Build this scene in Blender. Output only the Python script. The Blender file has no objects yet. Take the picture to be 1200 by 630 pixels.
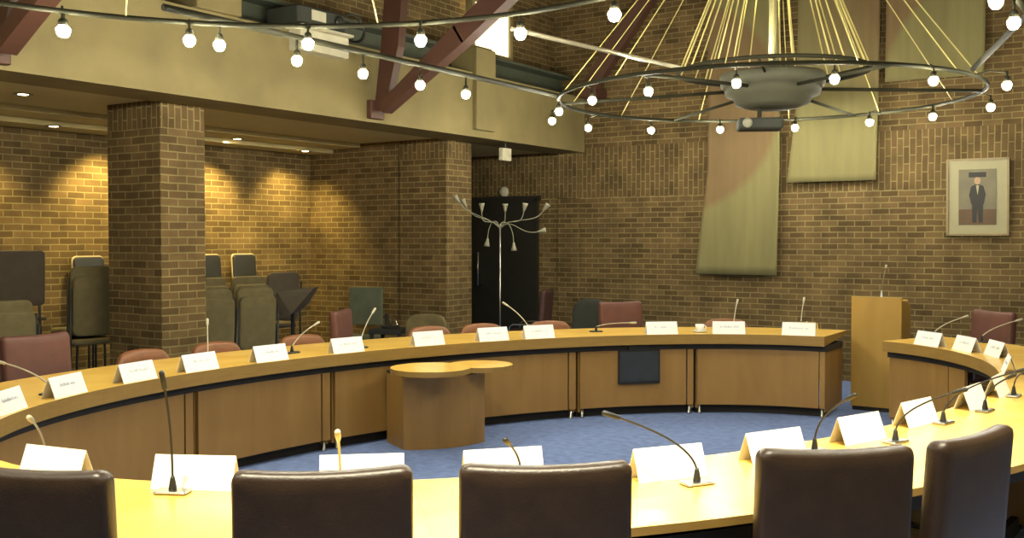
import bpy, math, random
from mathutils import Vector, Matrix, Euler

random.seed(7)
scn = bpy.context.scene
COL = scn.collection
PI = math.pi

# ------------------------------------------------------------------ camera
F, YH, H, YAW = 1200.0, 280.0, 1.63, math.radians(33.7)
PITCH = math.atan((315 - YH) / F)
cy_, sy_ = math.cos(YAW), math.sin(YAW)
FW0 = Vector((-sy_, cy_, 0)); RT = Vector((cy_, sy_, 0)); UPV = Vector((0, 0, 1))
FWD = FW0 * math.cos(PITCH) - UPV * math.sin(PITCH)
CUP = UPV * math.cos(PITCH) + FW0 * math.sin(PITCH)
EYE = Vector((0, 0, H))
cam = bpy.data.cameras.new('camera'); cam.sensor_width = 36; cam.lens = 36
camo = bpy.data.objects.new('camera', cam); COL.objects.link(camo)
camo.location = EYE; camo.rotation_euler = (PI/2 - PITCH, 0, YAW)
cam.clip_start = 0.05
scn.camera = camo


def ray(x, y):
    return FWD + RT * ((x - 600) / F) - CUP * ((y - 315) / F)


def atz(x, y, z):
    d = ray(x, y); return EYE + d * ((z - H) / d.z)


def atX(x, y, X):
    d = ray(x, y); return EYE + d * (X / d.x)


def atY(x, y, Y):
    d = ray(x, y); return EYE + d * (Y / d.y)


# --------------------------------------------------------------- materials
def new_mat(name):
    m = bpy.data.materials.new(name); m.use_nodes = True
    nt = m.node_tree; b = nt.nodes['Principled BSDF']
    return m, nt, b


def N(nt, typ, **kw):
    n = nt.nodes.new(typ)
    for k, v in kw.items():
        setattr(n, k, v)
    return n


def rgb(c):
    return (c[0], c[1], c[2], 1)


def plain(name, col, rough=.5, metal=0., var=.12, scale=9., bump=0., bscale=60., spec=.5, stretch=None):
    m, nt, b = new_mat(name)
    tc = N(nt, 'ShaderNodeTexCoord')
    src = tc.outputs['Object']
    if stretch:
        mp = N(nt, 'ShaderNodeMapping'); mp.inputs['Scale'].default_value = stretch
        nt.links.new(src, mp.inputs[0]); src = mp.outputs[0]
    nz = N(nt, 'ShaderNodeTexNoise'); nz.inputs['Scale'].default_value = scale; nz.inputs['Detail'].default_value = 5
    nt.links.new(src, nz.inputs['Vector'])
    rp = N(nt, 'ShaderNodeValToRGB')
    rp.color_ramp.elements[0].position = .3; rp.color_ramp.elements[1].position = .7
    rp.color_ramp.elements[0].color = rgb([c * (1 - var) for c in col])
    rp.color_ramp.elements[1].color = rgb([min(1, c * (1 + var)) for c in col])
    nt.links.new(nz.outputs['Fac'], rp.inputs[0])
    nt.links.new(rp.outputs[0], b.inputs['Base Color'])
    b.inputs['Roughness'].default_value = rough; b.inputs['Metallic'].default_value = metal
    b.inputs['Specular IOR Level'].default_value = spec
    if bump:
        n2 = N(nt, 'ShaderNodeTexNoise'); n2.inputs['Scale'].default_value = bscale; n2.inputs['Detail'].default_value = 4
        nt.links.new(src, n2.inputs['Vector'])
        bp = N(nt, 'ShaderNodeBump'); bp.inputs['Strength'].default_value = bump; bp.inputs['Distance'].default_value = .01
        nt.links.new(n2.outputs['Fac'], bp.inputs['Height']); nt.links.new(bp.outputs[0], b.inputs['Normal'])
    return m


def wood(name, c1, c2, rough=.35, stretch=(2.5, 2.5, 30.), spec=.5):
    m, nt, b = new_mat(name)
    tc = N(nt, 'ShaderNodeTexCoord'); mp = N(nt, 'ShaderNodeMapping'); mp.inputs['Scale'].default_value = stretch
    nt.links.new(tc.outputs['Object'], mp.inputs[0])
    nz = N(nt, 'ShaderNodeTexNoise'); nz.inputs['Scale'].default_value = 1.; nz.inputs['Detail'].default_value = 6
    nz.inputs['Distortion'].default_value = .6
    nt.links.new(mp.outputs[0], nz.inputs['Vector'])
    rp = N(nt, 'ShaderNodeValToRGB'); rp.color_ramp.elements[0].position = .3; rp.color_ramp.elements[1].position = .72
    rp.color_ramp.elements[0].color = rgb(c1); rp.color_ramp.elements[1].color = rgb(c2)
    nt.links.new(nz.outputs['Fac'], rp.inputs[0]); nt.links.new(rp.outputs[0], b.inputs['Base Color'])
    b.inputs['Roughness'].default_value = rough; b.inputs['Specular IOR Level'].default_value = spec
    return m


def brick(name, c1, c2, cm, soldier=False, bw=.19, rh=.066):
    m, nt, b = new_mat(name)
    tc = N(nt, 'ShaderNodeTexCoord'); sp = N(nt, 'ShaderNodeSeparateXYZ'); nt.links.new(tc.outputs['Object'], sp.inputs[0])
    ge = N(nt, 'ShaderNodeNewGeometry'); sn = N(nt, 'ShaderNodeSeparateXYZ'); nt.links.new(ge.outputs['True Normal'], sn.inputs[0])
    ab = N(nt, 'ShaderNodeMath', operation='ABSOLUTE'); nt.links.new(sn.outputs[0], ab.inputs[0])
    gt = N(nt, 'ShaderNodeMath', operation='GREATER_THAN'); gt.inputs[1].default_value = .5; nt.links.new(ab.outputs[0], gt.inputs[0])
    mx = N(nt, 'ShaderNodeMix'); nt.links.new(gt.outputs[0], mx.inputs[0])
    nt.links.new(sp.outputs[0], mx.inputs[2]); nt.links.new(sp.outputs[1], mx.inputs[3])
    cb = N(nt, 'ShaderNodeCombineXYZ')
    if soldier:
        nt.links.new(sp.outputs[2], cb.inputs[0]); nt.links.new(mx.outputs[0], cb.inputs[1])
    else:
        nt.links.new(mx.outputs[0], cb.inputs[0]); nt.links.new(sp.outputs[2], cb.inputs[1])
    # slight wobble so that courses are hand laid
    wn = N(nt, 'ShaderNodeTexNoise'); wn.inputs['Scale'].default_value = 5.; nt.links.new(tc.outputs['Object'], wn.inputs['Vector'])
    ws = N(nt, 'ShaderNodeVectorMath', operation='SCALE'); ws.inputs['Scale'].default_value = .012
    nt.links.new(wn.outputs['Color'], ws.inputs[0])
    ad = N(nt, 'ShaderNodeVectorMath', operation='ADD'); nt.links.new(cb.outputs[0], ad.inputs[0]); nt.links.new(ws.outputs[0], ad.inputs[1])
    bt = N(nt, 'ShaderNodeTexBrick'); nt.links.new(ad.outputs[0], bt.inputs['Vector'])
    bt.inputs['Scale'].default_value = 1; bt.inputs['Brick Width'].default_value = bw; bt.inputs['Row Height'].default_value = rh
    bt.inputs['Mortar Size'].default_value = .0065; bt.inputs['Mortar Smooth'].default_value = .25; bt.inputs['Bias'].default_value = -.1
    if soldier:
        bt.offset = .5
    bt.inputs['Color1'].default_value = rgb(c1); bt.inputs['Color2'].default_value = rgb(c2); bt.inputs['Mortar'].default_value = rgb(cm)
    nz = N(nt, 'ShaderNodeTexNoise'); nz.inputs['Scale'].default_value = 3.5; nz.inputs['Detail'].default_value = 6
    nt.links.new(ad.outputs[0], nz.inputs['Vector'])
    rp = N(nt, 'ShaderNodeMapRange'); rp.inputs[1].default_value = .3; rp.inputs[2].default_value = .7
    rp.inputs[3].default_value = .72; rp.inputs[4].default_value = 1.25
    nt.links.new(nz.outputs['Fac'], rp.inputs[0])
    mu = N(nt, 'ShaderNodeMix', data_type='RGBA', blend_type='MULTIPLY'); mu.inputs[0].default_value = 1
    nt.links.new(bt.outputs['Color'], mu.inputs[6]); nt.links.new(rp.outputs[0], mu.inputs[7])
    nt.links.new(mu.outputs[2], b.inputs['Base Color'])
    b.inputs['Roughness'].default_value = .85; b.inputs['Specular IOR Level'].default_value = .2
    bp = N(nt, 'ShaderNodeBump'); bp.inputs['Strength'].default_value = .5; bp.inputs['Distance'].default_value = .008; bp.invert = True
    nt.links.new(bt.outputs['Fac'], bp.inputs['Height']); nt.links.new(bp.outputs[0], b.inputs['Normal'])
    return m


def emit(name, col, s):
    m, nt, b = new_mat(name)
    b.inputs['Base Color'].default_value = rgb(col); b.inputs['Emission Color'].default_value = rgb(col)
    b.inputs['Emission Strength'].default_value = s
    return m


def banner_mat(name, base, pink, centre, rad, inside=True, soft=.05):
    m, nt, b = new_mat(name)
    tc = N(nt, 'ShaderNodeTexCoord')
    ds = N(nt, 'ShaderNodeVectorMath', operation='DISTANCE'); ds.inputs[1].default_value = centre
    fl = N(nt, 'ShaderNodeVectorMath', operation='MULTIPLY'); fl.inputs[1].default_value = (1, 0, 1)
    nt.links.new(tc.outputs['Object'], fl.inputs[0]); nt.links.new(fl.outputs[0], ds.inputs[0])
    mr = N(nt, 'ShaderNodeMapRange'); mr.inputs[1].default_value = rad - soft; mr.inputs[2].default_value = rad + soft
    mr.inputs[3].default_value = 1. if inside else 0.; mr.inputs[4].default_value = 0. if inside else 1.
    nt.links.new(ds.outputs['Value'], mr.inputs[0])
    mx = N(nt, 'ShaderNodeMix', data_type='RGBA'); nt.links.new(mr.outputs[0], mx.inputs[0])
    mx.inputs[6].default_value = rgb(base); mx.inputs[7].default_value = rgb(pink)
    nz = N(nt, 'ShaderNodeTexNoise'); nz.inputs['Scale'].default_value = 2.; nz.inputs['Detail'].default_value = 6
    mp = N(nt, 'ShaderNodeMapping'); mp.inputs['Scale'].default_value = (6, 6, .6)
    nt.links.new(tc.outputs['Object'], mp.inputs[0]); nt.links.new(mp.outputs[0], nz.inputs['Vector'])
    r2 = N(nt, 'ShaderNodeMapRange'); r2.inputs[3].default_value = .8; r2.inputs[4].default_value = 1.2
    nt.links.new(nz.outputs['Fac'], r2.inputs[0])
    mu = N(nt, 'ShaderNodeMix', data_type='RGBA', blend_type='MULTIPLY'); mu.inputs[0].default_value = 1
    nt.links.new(mx.outputs[2], mu.inputs[6]); nt.links.new(r2.outputs[0], mu.inputs[7])
    nt.links.new(mu.outputs[2], b.inputs['Base Color']); b.inputs['Roughness'].default_value = .9
    return m


BR1, BR2, BRM = (.142, .091, .037), (.078, .049, .019), (.20, .158, .066)
SB1, SB2 = (.125, .08, .032), (.088, .055, .022)
M = {
    'brick': brick('brick_courses', BR1, BR2, BRM),
    'soldier': brick('brick_soldier_course', SB1, SB2, BRM, True),
    'concrete': plain('cast_concrete', (.19, .15, .058), .8, var=.14, scale=2.2, bump=.15, bscale=40),
    'soffit': plain('soffit_plaster', (.46, .38, .18), .8, var=.06, scale=2),
    'carpet': plain('blue_carpet', (.18, .245, .47), .95, var=.16, scale=14, bump=.6, bscale=260, spec=.1),
    'ceil': plain('dark_ceiling_boards', (.12, .085, .05), .8, stretch=(1, 12, 1)),
    'plaster': plain('cream_plaster', (.40, .33, .19), .85, var=.05),
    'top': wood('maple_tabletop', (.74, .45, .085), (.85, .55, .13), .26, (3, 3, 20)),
    'lip': wood('maple_edge_shaded', (.26, .15, .034), (.31, .185, .044), .4, (5, 5, 40)),  # maple darkened in colour for the shade on edges lit from above
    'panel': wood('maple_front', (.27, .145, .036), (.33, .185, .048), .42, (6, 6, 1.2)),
    'lectern': wood('maple_lectern', (.36, .205, .034), (.43, .26, .045), .4, (6, 6, 1.2)),
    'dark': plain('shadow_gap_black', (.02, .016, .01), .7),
    'steelfoot': plain('brushed_steel', (.5, .5, .47), .3, 1., var=.05),
    'chrome': plain('chrome_tube', (.7, .7, .66), .15, 1., var=.02),
    'leather': plain('dark_brown_leather', (.031, .017, .010), .38, var=.15, scale=14, bump=.12, bscale=160),
    'redleather': plain('red_brown_leather', (.215, .083, .030), .45, var=.12, scale=10, bump=.1, bscale=150),
    'maroon': plain('maroon_upholstery', (.105, .038, .026), .6, var=.12, scale=8, bump=.1, bscale=200),
    'darkred': plain('dark_red_upholstery', (.05, .018, .015), .6, var=.12),
    'olive': plain('olive_grey_upholstery', (.12, .095, .04), .9, var=.14, scale=12, bump=.25, bscale=280),
    'plum': plain('dark_plum_upholstery', (.06, .044, .026), .8, var=.12),
    'black': plain('black_plastic', (.015, .015, .013), .5),
    'charcoal': plain('charcoal_fabric', (.028, .03, .022), .8),
    'rim': plain('pale_plywood_edge', (.42, .34, .2), .5),
    'paper': plain('white_card', (.86, .85, .80), .7, var=.02, scale=3),
    'ink': plain('grey_print', (.52, .53, .56), .8),
    'redsteel': plain('red_oxide_steel', (.062, .023, .012), .6, var=.12, scale=4),
    'greysteel': plain('olive_grey_rail', (.028, .026, .015), .8, .0, var=.1, spec=.1),
    'bright_rail': plain('pale_metal_rail', (.5, .45, .3), .35, .5, var=.05),
    'drum': plain('drum_grey_metal', (.07, .067, .04), .7, .0, var=.06),
    'cable': plain('pale_steel_cable', (.55, .46, .15), .5, .0, var=.05),
    'cord': plain('black_cord', (.03, .03, .022), .6),
    'bulb': emit('halogen_bulb', (1., .96, .76), 430.),
    'down': emit('downlight_lens', (1., .8, .45), 14.),
    'post_glow': emit('spotlit_post_glow', (1., .88, .52), 1.7),  # emission stands in for spotlight falling on the post
    'greenboard': plain('dark_green_gallery_board', (.062, .07, .046), .6),
    'doorm': plain('black_door_paint', (.018, .017, .012), .45),
    'lampwhite': plain('white_lamp_enamel', (.20, .19, .13), .5),
    'screen': plain('dark_screen_panel', (.03, .035, .04), .35),
    'beige': plain('beige_plastic', (.45, .42, .30), .5),
    'mat': plain('cream_mat_board', (.30, .27, .16), .8, var=.03),
    'frame': plain('gilt_brown_frame', (.22, .16, .07), .4),
    'photo_wall': plain('photo_grey_wall', (.14, .12, .07), .6, var=.15, scale=5),
    'photo_floor': plain('photo_brown_floor', (.09, .05, .02), .6),
    'suit': plain('photo_dark_suit', (.02, .018, .014), .6),
    'skin': plain('photo_skin', (.36, .22, .13), .6),
    'lampglass': plain('white_porcelain', (.8, .8, .76), .25),
}


# ------------------------------------------------------------ mesh builder
class MB:
    def __init__(s):
        s.v, s.f, s.mi, s.sm = [], [], [], []

    def add(s, verts, faces, mi=0, T=None, smooth=False):
        o = len(s.v)
        for p in verts:
            p = Vector(p)
            s.v.append(T @ p if T is not None else p)
        for f in faces:
            s.f.append([o + i for i in f]); s.mi.append(mi); s.sm.append(smooth)
        return s

    def box(s, c, d, mi=0, T=None, bev=0.):
        x, y, z = [q / 2 for q in d]
        if bev <= 0:
            vs = [(c[0] + a * x, c[1] + b * y, c[2] + e * z) for a in (-1, 1) for b in (-1, 1) for e in (-1, 1)]
            fs = [(0, 1, 3, 2), (4, 6, 7, 5), (0, 4, 5, 1), (2, 3, 7, 6), (0, 2, 6, 4), (1, 5, 7, 3)]
            return s.add(vs, fs, mi, T)
        # bevelled box: rounded outline in the XY plane, chamfered in Z
        out = rrect(2 * x, 2 * y, min(bev, x * .99, y * .99), 3)
        inn = rrect(2 * x - 2 * bev * .6, 2 * y - 2 * bev * .6, min(bev, x * .6, y * .6), 3)
        n = len(out); vs = []
        for ring, zz in ((inn, -z), (out, -z + bev * .6), (out, z - bev * .6), (inn, z)):
            vs += [(c[0] + p[0], c[1] + p[1], c[2] + zz) for p in ring]
        fs = [tuple(reversed(range(n))), tuple(3 * n + i for i in range(n))]
        for k in range(3):
            for i in range(n):
                j = (i + 1) % n
                fs.append((k * n + i, k * n + j, (k + 1) * n + j, (k + 1) * n + i))
        return s.add(vs, fs, mi, T)

    def tube(s, pts, r, seg=8, mi=0, T=None, closed=False, cap=True):
        pts = [Vector(p) for p in pts]; n = len(pts)
        rs = r if isinstance(r, (list, tuple)) else [r] * n
        vs, fs = [], []
        prev = None
        for i, p in enumerate(pts):
            if closed:
                t = pts[(i + 1) % n] - pts[i - 1]
            else:
                t = pts[min(i + 1, n - 1)] - pts[max(i - 1, 0)]
            t.normalize()
            if prev is None:
                a = Vector((0, 0, 1)) if abs(t.z) < .9 else Vector((1, 0, 0))
                u = t.cross(a).normalized()
            else:
                u = (prev - t * prev.dot(t)).normalized()
            prev = u; w = t.cross(u)
            for k in range(seg):
                an = 2 * PI * k / seg
                vs.append(p + (u * math.cos(an) + w * math.sin(an)) * rs[i])
        m = n if closed else n - 1
        for i in range(m):
            for k in range(seg):
                a, b = i * seg + k, i * seg + (k + 1) % seg
                j = (i + 1) % n
                fs.append((a, b, j * seg + (k + 1) % seg, j * seg + k))
        if cap and not closed:
            fs.append(tuple(reversed(range(seg)))); fs.append(tuple((n - 1) * seg + k for k in range(seg)))
        return s.add(vs, fs, mi, T, True)

    def lathe(s, prof, seg=24, mi=0, T=None):
        vs, fs = [], []
        for r, z in prof:
            for k in range(seg):
                an = 2 * PI * k / seg; vs.append((max(r, 1e-4) * math.cos(an), max(r, 1e-4) * math.sin(an), z))
        for i in range(len(prof) - 1):
            for k in range(seg):
                fs.append((i * seg + k, i * seg + (k + 1) % seg, (i + 1) * seg + (k + 1) % seg, (i + 1) * seg + k))
        fs.append(tuple(reversed(range(seg)))); fs.append(tuple((len(prof) - 1) * seg + k for k in range(seg)))
        return s.add(vs, fs, mi, T, True)

    def prism(s, poly, z0, z1, mi=0, T=None, side=None):
        n = len(poly)
        vs = [(p[0], p[1], z0) for p in poly] + [(p[0], p[1], z1) for p in poly]
        s.add(vs, [tuple(reversed(range(n))), tuple(range(n, 2 * n))], mi, T)
        o = len(s.v) - 2 * n
        for i in range(n):
            j = (i + 1) % n
            s.f.append([o + i, o + j, o + n + j, o + n + i]); s.mi.append(mi if side is None else side); s.sm.append(False)
        return s

    def pad(s, w, h, t, r, mi=0, T=None, bend=0., tilt=0., soft=.022, crown=.0):
        """rounded cushion slab, width along X, height along Z from 0 to h, thickness along Y"""
        lay = [(soft * 2.6, -t / 2), (soft * .9, -t / 2 + .002), (soft * .3, -t / 2 + soft * .35), (0, -t / 2 + soft), (0, t / 2 - soft),
               (soft * .3, t / 2 - soft * .35), (soft * .9, t / 2 - .002), (soft * 2.6, t / 2)]
        vs, fs = [], []
        n = None
        for ins, yy in lay:
            ring = rrect(w - 2 * ins, h - 2 * ins, max(r - ins * .6, .008), 6, 6)
            n = len(ring)
            for (x, z) in ring:
                zz = z + h / 2
                if crown:
                    zz += crown * (1 - (2 * x / w) ** 2) * (zz / h)
                y = yy + bend * x * x + tilt * zz
                vs.append((x, y, zz))
        L = len(lay)
        for k in range(L - 1):
            for i in range(n):
                j = (i + 1) % n
                fs.append((k * n + i, k * n + j, (k + 1) * n + j, (k + 1) * n + i))
        # caps as strips between mirrored points (keeps the bend)
        half = n // 2
        for base, flip in ((0, True), ((L - 1) * n, False)):
            c = len(vs)
            a = [base + i for i in range(n)]
            zc = h / 2
            vs.append((0, lay[0][1] + tilt * zc if flip else lay[-1][1] + tilt * zc, zc))
            for i in range(n):
                j = (i + 1) % n
                fs.append((a[j], a[i], c) if flip else (a[i], a[j], c))
        return s.add(vs, fs, mi, T, True)

    def build(s, name, mats, parent=None):
        me = bpy.data.meshes.new(name)
        me.from_pydata([tuple(p) for p in s.v], [], s.f)
        if not isinstance(mats, (list, tuple)):
            mats = [mats]
        for m in mats:
            me.materials.append(M[m] if isinstance(m, str) else m)
        me.polygons.foreach_set('material_index', s.mi)
        me.polygons.foreach_set('use_smooth', s.sm)
        me.update()
        o = bpy.data.objects.new(name, me); COL.objects.link(o)
        if parent is not None:
            o.parent = parent
        return o


def rrect(w, h, r, k=4, sub=1):
    r = min(r, w / 2 * .999, h / 2 * .999)
    pts = []
    cs = [(w / 2 - r, h / 2 - r, 0), (-w / 2 + r, h / 2 - r, 90), (-w / 2 + r, -h / 2 + r, 180), (w / 2 - r, -h / 2 + r, 270)]
    for ci, (x, y, a0) in enumerate(cs):
        arc = [(x + r * math.cos(math.radians(a0 + 90 * i / k)), y + r * math.sin(math.radians(a0 + 90 * i / k))) for i in range(k + 1)]
        pts += arc
        if sub > 1:
            nx, ny, na = cs[(ci + 1) % 4]
            q = (nx + r * math.cos(math.radians(na)), ny + r * math.sin(math.radians(na))); p = arc[-1]
            for i in range(1, sub):
                t = i / sub; pts.append((p[0] + (q[0] - p[0]) * t, p[1] + (q[1] - p[1]) * t))
    return pts


def tag(o, label=None, cat=None, group=None, kind=None):
    if label: o['label'] = label
    if cat: o['category'] = cat
    if group: o['group'] = group
    if kind: o['kind'] = kind
    return o


def empty(name, loc, rz=0.):
    o = bpy.data.objects.new(name, None); COL.objects.link(o); o.empty_display_size = .1
    o.location = loc; o.rotation_euler = (0, 0, rz)
    return o


def struct(o):
    o['kind'] = 'structure'; return o


def kids(o):
    return KID.get(o.name, list(o.children))


KID = {}


def copy_tree(o, parent=None):
    c = o.copy(); COL.objects.link(c)
    if parent is not None:
        c.parent = parent
    for ch in list(o.children):
        copy_tree(ch, c)
    return c


def TR(loc, rot=(0, 0, 0)):
    return Matrix.Translation(Vector(loc)) @ Euler(rot).to_matrix().to_4x4()


def bez(p0, p1, p2, n=12):
    p0, p1, p2 = Vector(p0), Vector(p1), Vector(p2)
    return [p0 * (1 - t) ** 2 + p1 * 2 * t * (1 - t) + p2 * t * t for t in [i / n for i in range(n + 1)]]


# ------------------------------------------------------------- room shell
XW, YB = -9.4, 11.9            # gallery wall, back wall
CEIL = 7.4
XR, YN = 3.2, -3.2


def quadwall(name, strips, axis, const, lo, hi, thick):
    """vertical wall built of horizontal strips (z0, z1, material)"""
    mb = MB(); mats = []
    for z0, z1, mt in strips:
        if mt not in mats: mats.append(mt)
        i = mats.index(mt)
        a, b = const, const + thick
        if axis == 'X':
            mb.box(((a + b) / 2, (lo + hi) / 2, (z0 + z1) / 2), (abs(thick), hi - lo, z1 - z0), i)
        else:
            mb.box(((lo + hi) / 2, (a + b) / 2, (z0 + z1) / 2), (hi - lo, abs(thick), z1 - z0), i)
    return struct(mb.build(name, mats))


fl = MB(); fl.box(((XW + XR) / 2, (YN + YB) / 2, -.05), (XR - XW + .6, YB - YN + .6, .1)); struct(fl.build('floor', 'carpet'))
quadwall('wall_back', [(0, 2.178, 'brick'), (2.178, 2.838, 'soldier'), (2.838, CEIL, 'brick')], 'Y', YB, XW - .3, XR + .3, .3)
quadwall('wall_left', [(0, 2.9, 'brick')], 'X', XW, YN, YB, -.3)
quadwall('wall_gallery_end', [(0, 2.80, 'brick')], 'Y', 9.46, XW, -7.93, .3)
quadwall('wall_upper_left', [(3.78, CEIL, 'brick')], 'X', -7.25, YN, YB, -.25)
quadwall('wall_right', [(0, CEIL, 'plaster')], 'X', XR, YN, YB, .3)
quadwall('wall_front', [(0, CEIL, 'plaster')], 'Y', YN, XW - .3, XR + .3, -.3)
cb = MB(); cb.box(((XW + XR) / 2, (YN + YB) / 2, CEIL + .1), (XR - XW + .6, YB - YN + .6, .2)); struct(cb.build('ceiling', 'ceil'))

# back-wall brick pier beside the door
mb = MB(); mb.box((-7.0, YB - .02, 1.089), (.32, .06, 2.178), 0); mb.box((-7.0, YB - .02, 2.5), (.32, .06, .66), 1)
struct(mb.build('trim_1', ['brick', 'soldier']))

# gallery soffit with its stepped boards
mb = MB()
mb.box(((XW - 7.02) / 2 - .1, (YN + YB) / 2, 2.84), (-7.02 - XW + .2, YB - YN, .08))
for k, (xa, xb, dz) in enumerate(((-9.4, -9.0, .10), (-9.0, -8.55, .05))):
    mb.box(((xa + xb) / 2, (YN + 9.46) / 2, 2.80 - dz / 2), (xb - xa, 9.46 - YN, dz))
struct(mb.build('ceiling_gallery', 'soffit'))

# concrete edge beam
mb = MB()
mb.box((-7.02, (YN + YB) / 2, 3.14), (.5, YB - YN - .02, .72))
struct(mb.build('beam_left', 'concrete'))
mb = MB(); mb.box((-7.2, (YN + YB) / 2, 3.64), (.16, YB - YN - .02, .28)); mb.box((-7.08, (YN + YB) / 2, 3.77), (.3, YB - YN - .02, .03))
struct(mb.build('trim_2', 'greenboard'))


def pillar(x0, x1, y0, y1, name):
    mb = MB()
    mb.box(((x0 + x1) / 2, (y0 + y1) / 2, 2.57 / 2), (x1 - x0, y1 - y0, 2.57), 0)
    mb.box(((x0 + x1) / 2, (y0 + y1) / 2, 2.685), (x1 - x0, y1 - y0, .23), 1)
    return struct(mb.build(name, ['brick', 'soldier']))


pillar(-7.94, -7.22, 5.52, 5.98, 'pillar')
pillar(-7.94, -7.22, 9.46, 9.95, 'pillar.001')
pillar(-7.94, -7.22, 1.60, 2.08, 'pillar.002')

# concrete posts carried on the beam
for i, (y0, y1) in enumerate(((5.50, 5.97), (9.36, 9.74))):
    mb = MB(); mb.box((-6.745, (y0 + y1) / 2, 3.32 if i else 3.95), (.06, y1 - y0, .92 if i else .9), 0, None, .012)
    if i == 0:
        mb.box((-6.95, (y0 + y1) / 2, 4.2), (.36, y1 - y0, 1.4), 0)
    else:
        mb.box((-6.92, (y0 + y1) / 2, 3.66), (.3, y1 - y0, .3), 0)
    o = mb.build('pillar.%03d' % (3 + i), 'concrete'); struct(o)

# glowing panel added in place of spotlit brick above the far post
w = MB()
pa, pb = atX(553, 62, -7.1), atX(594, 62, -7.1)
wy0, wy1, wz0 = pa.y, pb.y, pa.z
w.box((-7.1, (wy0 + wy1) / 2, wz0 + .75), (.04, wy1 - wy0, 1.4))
wo = w.build('glow_panel_1', 'post_glow'); struct(wo)
w = MB()
for yy in (wy0 - .03, wy1 + .03):
    w.box((-7.1, yy, wz0 + .75), (.1, .06, 1.52))
w.box((-7.1, (wy0 + wy1) / 2, wz0 + .62), (.07, wy1 - wy0, .035)); w.box((-7.1, (wy0 + wy1) / 2, wz0 + .02), (.1, wy1 - wy0, .05))
struct(w.build('glow_panel_frame', 'concrete', wo))  # surround added around the glowing panel

# door
mb = MB(); mb.box((-8.09, YB - .03, 1.08), (1.10, .06, 2.16), 0)
d = struct(mb.build('door_1', 'doorm'))
mb = MB()
mb.box((-8.09, YB - .015, 2.19), (1.26, .09, .07)); mb.box((-8.68, YB - .015, 1.09), (.07, .09, 2.18)); mb.box((-7.515, YB - .015, 1.09), (.05, .09, 2.18))
struct(mb.build('door_frame', 'doorm', d))
mb = MB(); mb.tube([(-8.43, YB - .06, .98), (-8.43, YB - .13, .98), (-8.43, YB - .13, 1.44), (-8.43, YB - .06, 1.44)], .016, 8)
mb.build('door_handle', 'chrome', d)

# red steel struts springing from the beam
def bar(mb, a, b, w0, w1, t, mi=0):
    """flat tapered steel bar; width in the vertical plane of the bar, thickness across"""
    a, b = Vector(a), Vector(b); dr = (b - a).normalized()
    side = dr.cross(UPV)
    if side.length < .2: side = Vector((0, 1, 0))
    side.normalize(); n = side.cross(dr).normalized()
    vs = []
    for p, wd in ((a, w0), (b, w1)):
        for u, q in ((-1, -1), (1, -1), (1, 1), (-1, 1)):
            vs.append(p + n * u * wd / 2 + side * q * t / 2)
    mb.add(vs, [(3, 2, 1, 0), (4, 5, 6, 7), (0, 1, 5, 4), (1, 2, 6, 5), (2, 3, 7, 6), (3, 0, 4, 7)], mi)


for i, (yy, lab) in enumerate(((3.83, 'red steel roof strut on the concrete beam at the left edge of the photo'),
                               (7.68, 'red steel V strut on the concrete beam left of the glowing panel'))):
    r = empty('steel_strut', (-6.665, yy, 2.9)); tag(r, lab, 'strut')
    mb = MB(); bar(mb, (.02, 0, -.02), (.10, .06, .62), .13, .22, .10); bar(mb, (.10, .06, .60), (.16, .2, 2.6), .22, .22, .10); mb.build('upright_bar', 'redsteel', r)
    mb = MB(); bar(mb, (.05, 0, .0), (1.0, 0, .62), .10, .20, .14); bar(mb, (.98, 0, .607), (4.2, 0, 2.75), .20, .22, .14); mb.build('raking_bar', 'redsteel', r)
    mb = MB(); mb.box((-.07, 0, .0), (.065, .2, .18), 0, None, .01); mb.build('foot_plate', 'redsteel', r)
pq = atY(690, 105, 11.6)
r = empty('steel_strut', pq); tag(r, 'red steel roof strut leaning right up the brick back wall near the corner', 'strut')
pt = atY(757, 0, 11.6) - pq
mb = MB(); bar(mb, (0, 0, 0), pt * 2.5, .2, .24, .12); mb.build('raking_bar', 'redsteel', r)
mb = MB(); mb.box((0, .1, -.04), (.26, .3, .12), 0, None, .01); mb.build('foot_plate', 'redsteel', r)

# ------------------------------------------------------------ oval table
CT = Vector((-3.247, 5.727)); A1 = Vector((.2305, .9731)); A2 = Vector((.9731, -.2305)); EA, EB = 3.557, 2.168


def ring(tdeg, off=0., z=0.):
    t = math.radians(tdeg)
    p = CT + A1 * EA * math.cos(t) + A2 * EB * math.sin(t)
    n = A1 * (math.cos(t) / EA) + A2 * (math.sin(t) / EB); n.normalize()
    q = p + n * off
    return Vector((q.x, q.y, z))


def rnorm(tdeg):
    t = math.radians(tdeg)
    n = A1 * (math.cos(t) / EA) + A2 * (math.sin(t) / EB); n.normalize()
    return Vector((n.x, n.y, 0))


def near_t(p):
    """ring parameter of the closest inner-edge point to p, and distance outside it"""
    best = None
    for k in range(1440):
        e = ring(k / 4.); d_ = (Vector((p[0], p[1], 0)) - e).length
        if best is None or d_ < best[0]: best = (d_, k / 4.)
    sgn = (Vector((p[0], p[1], 0)) - ring(best[1])).dot(rnorm(best[1]))
    return best[1], best[0] * (1 if sgn >= 0 else -1)


TW = .79


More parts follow.
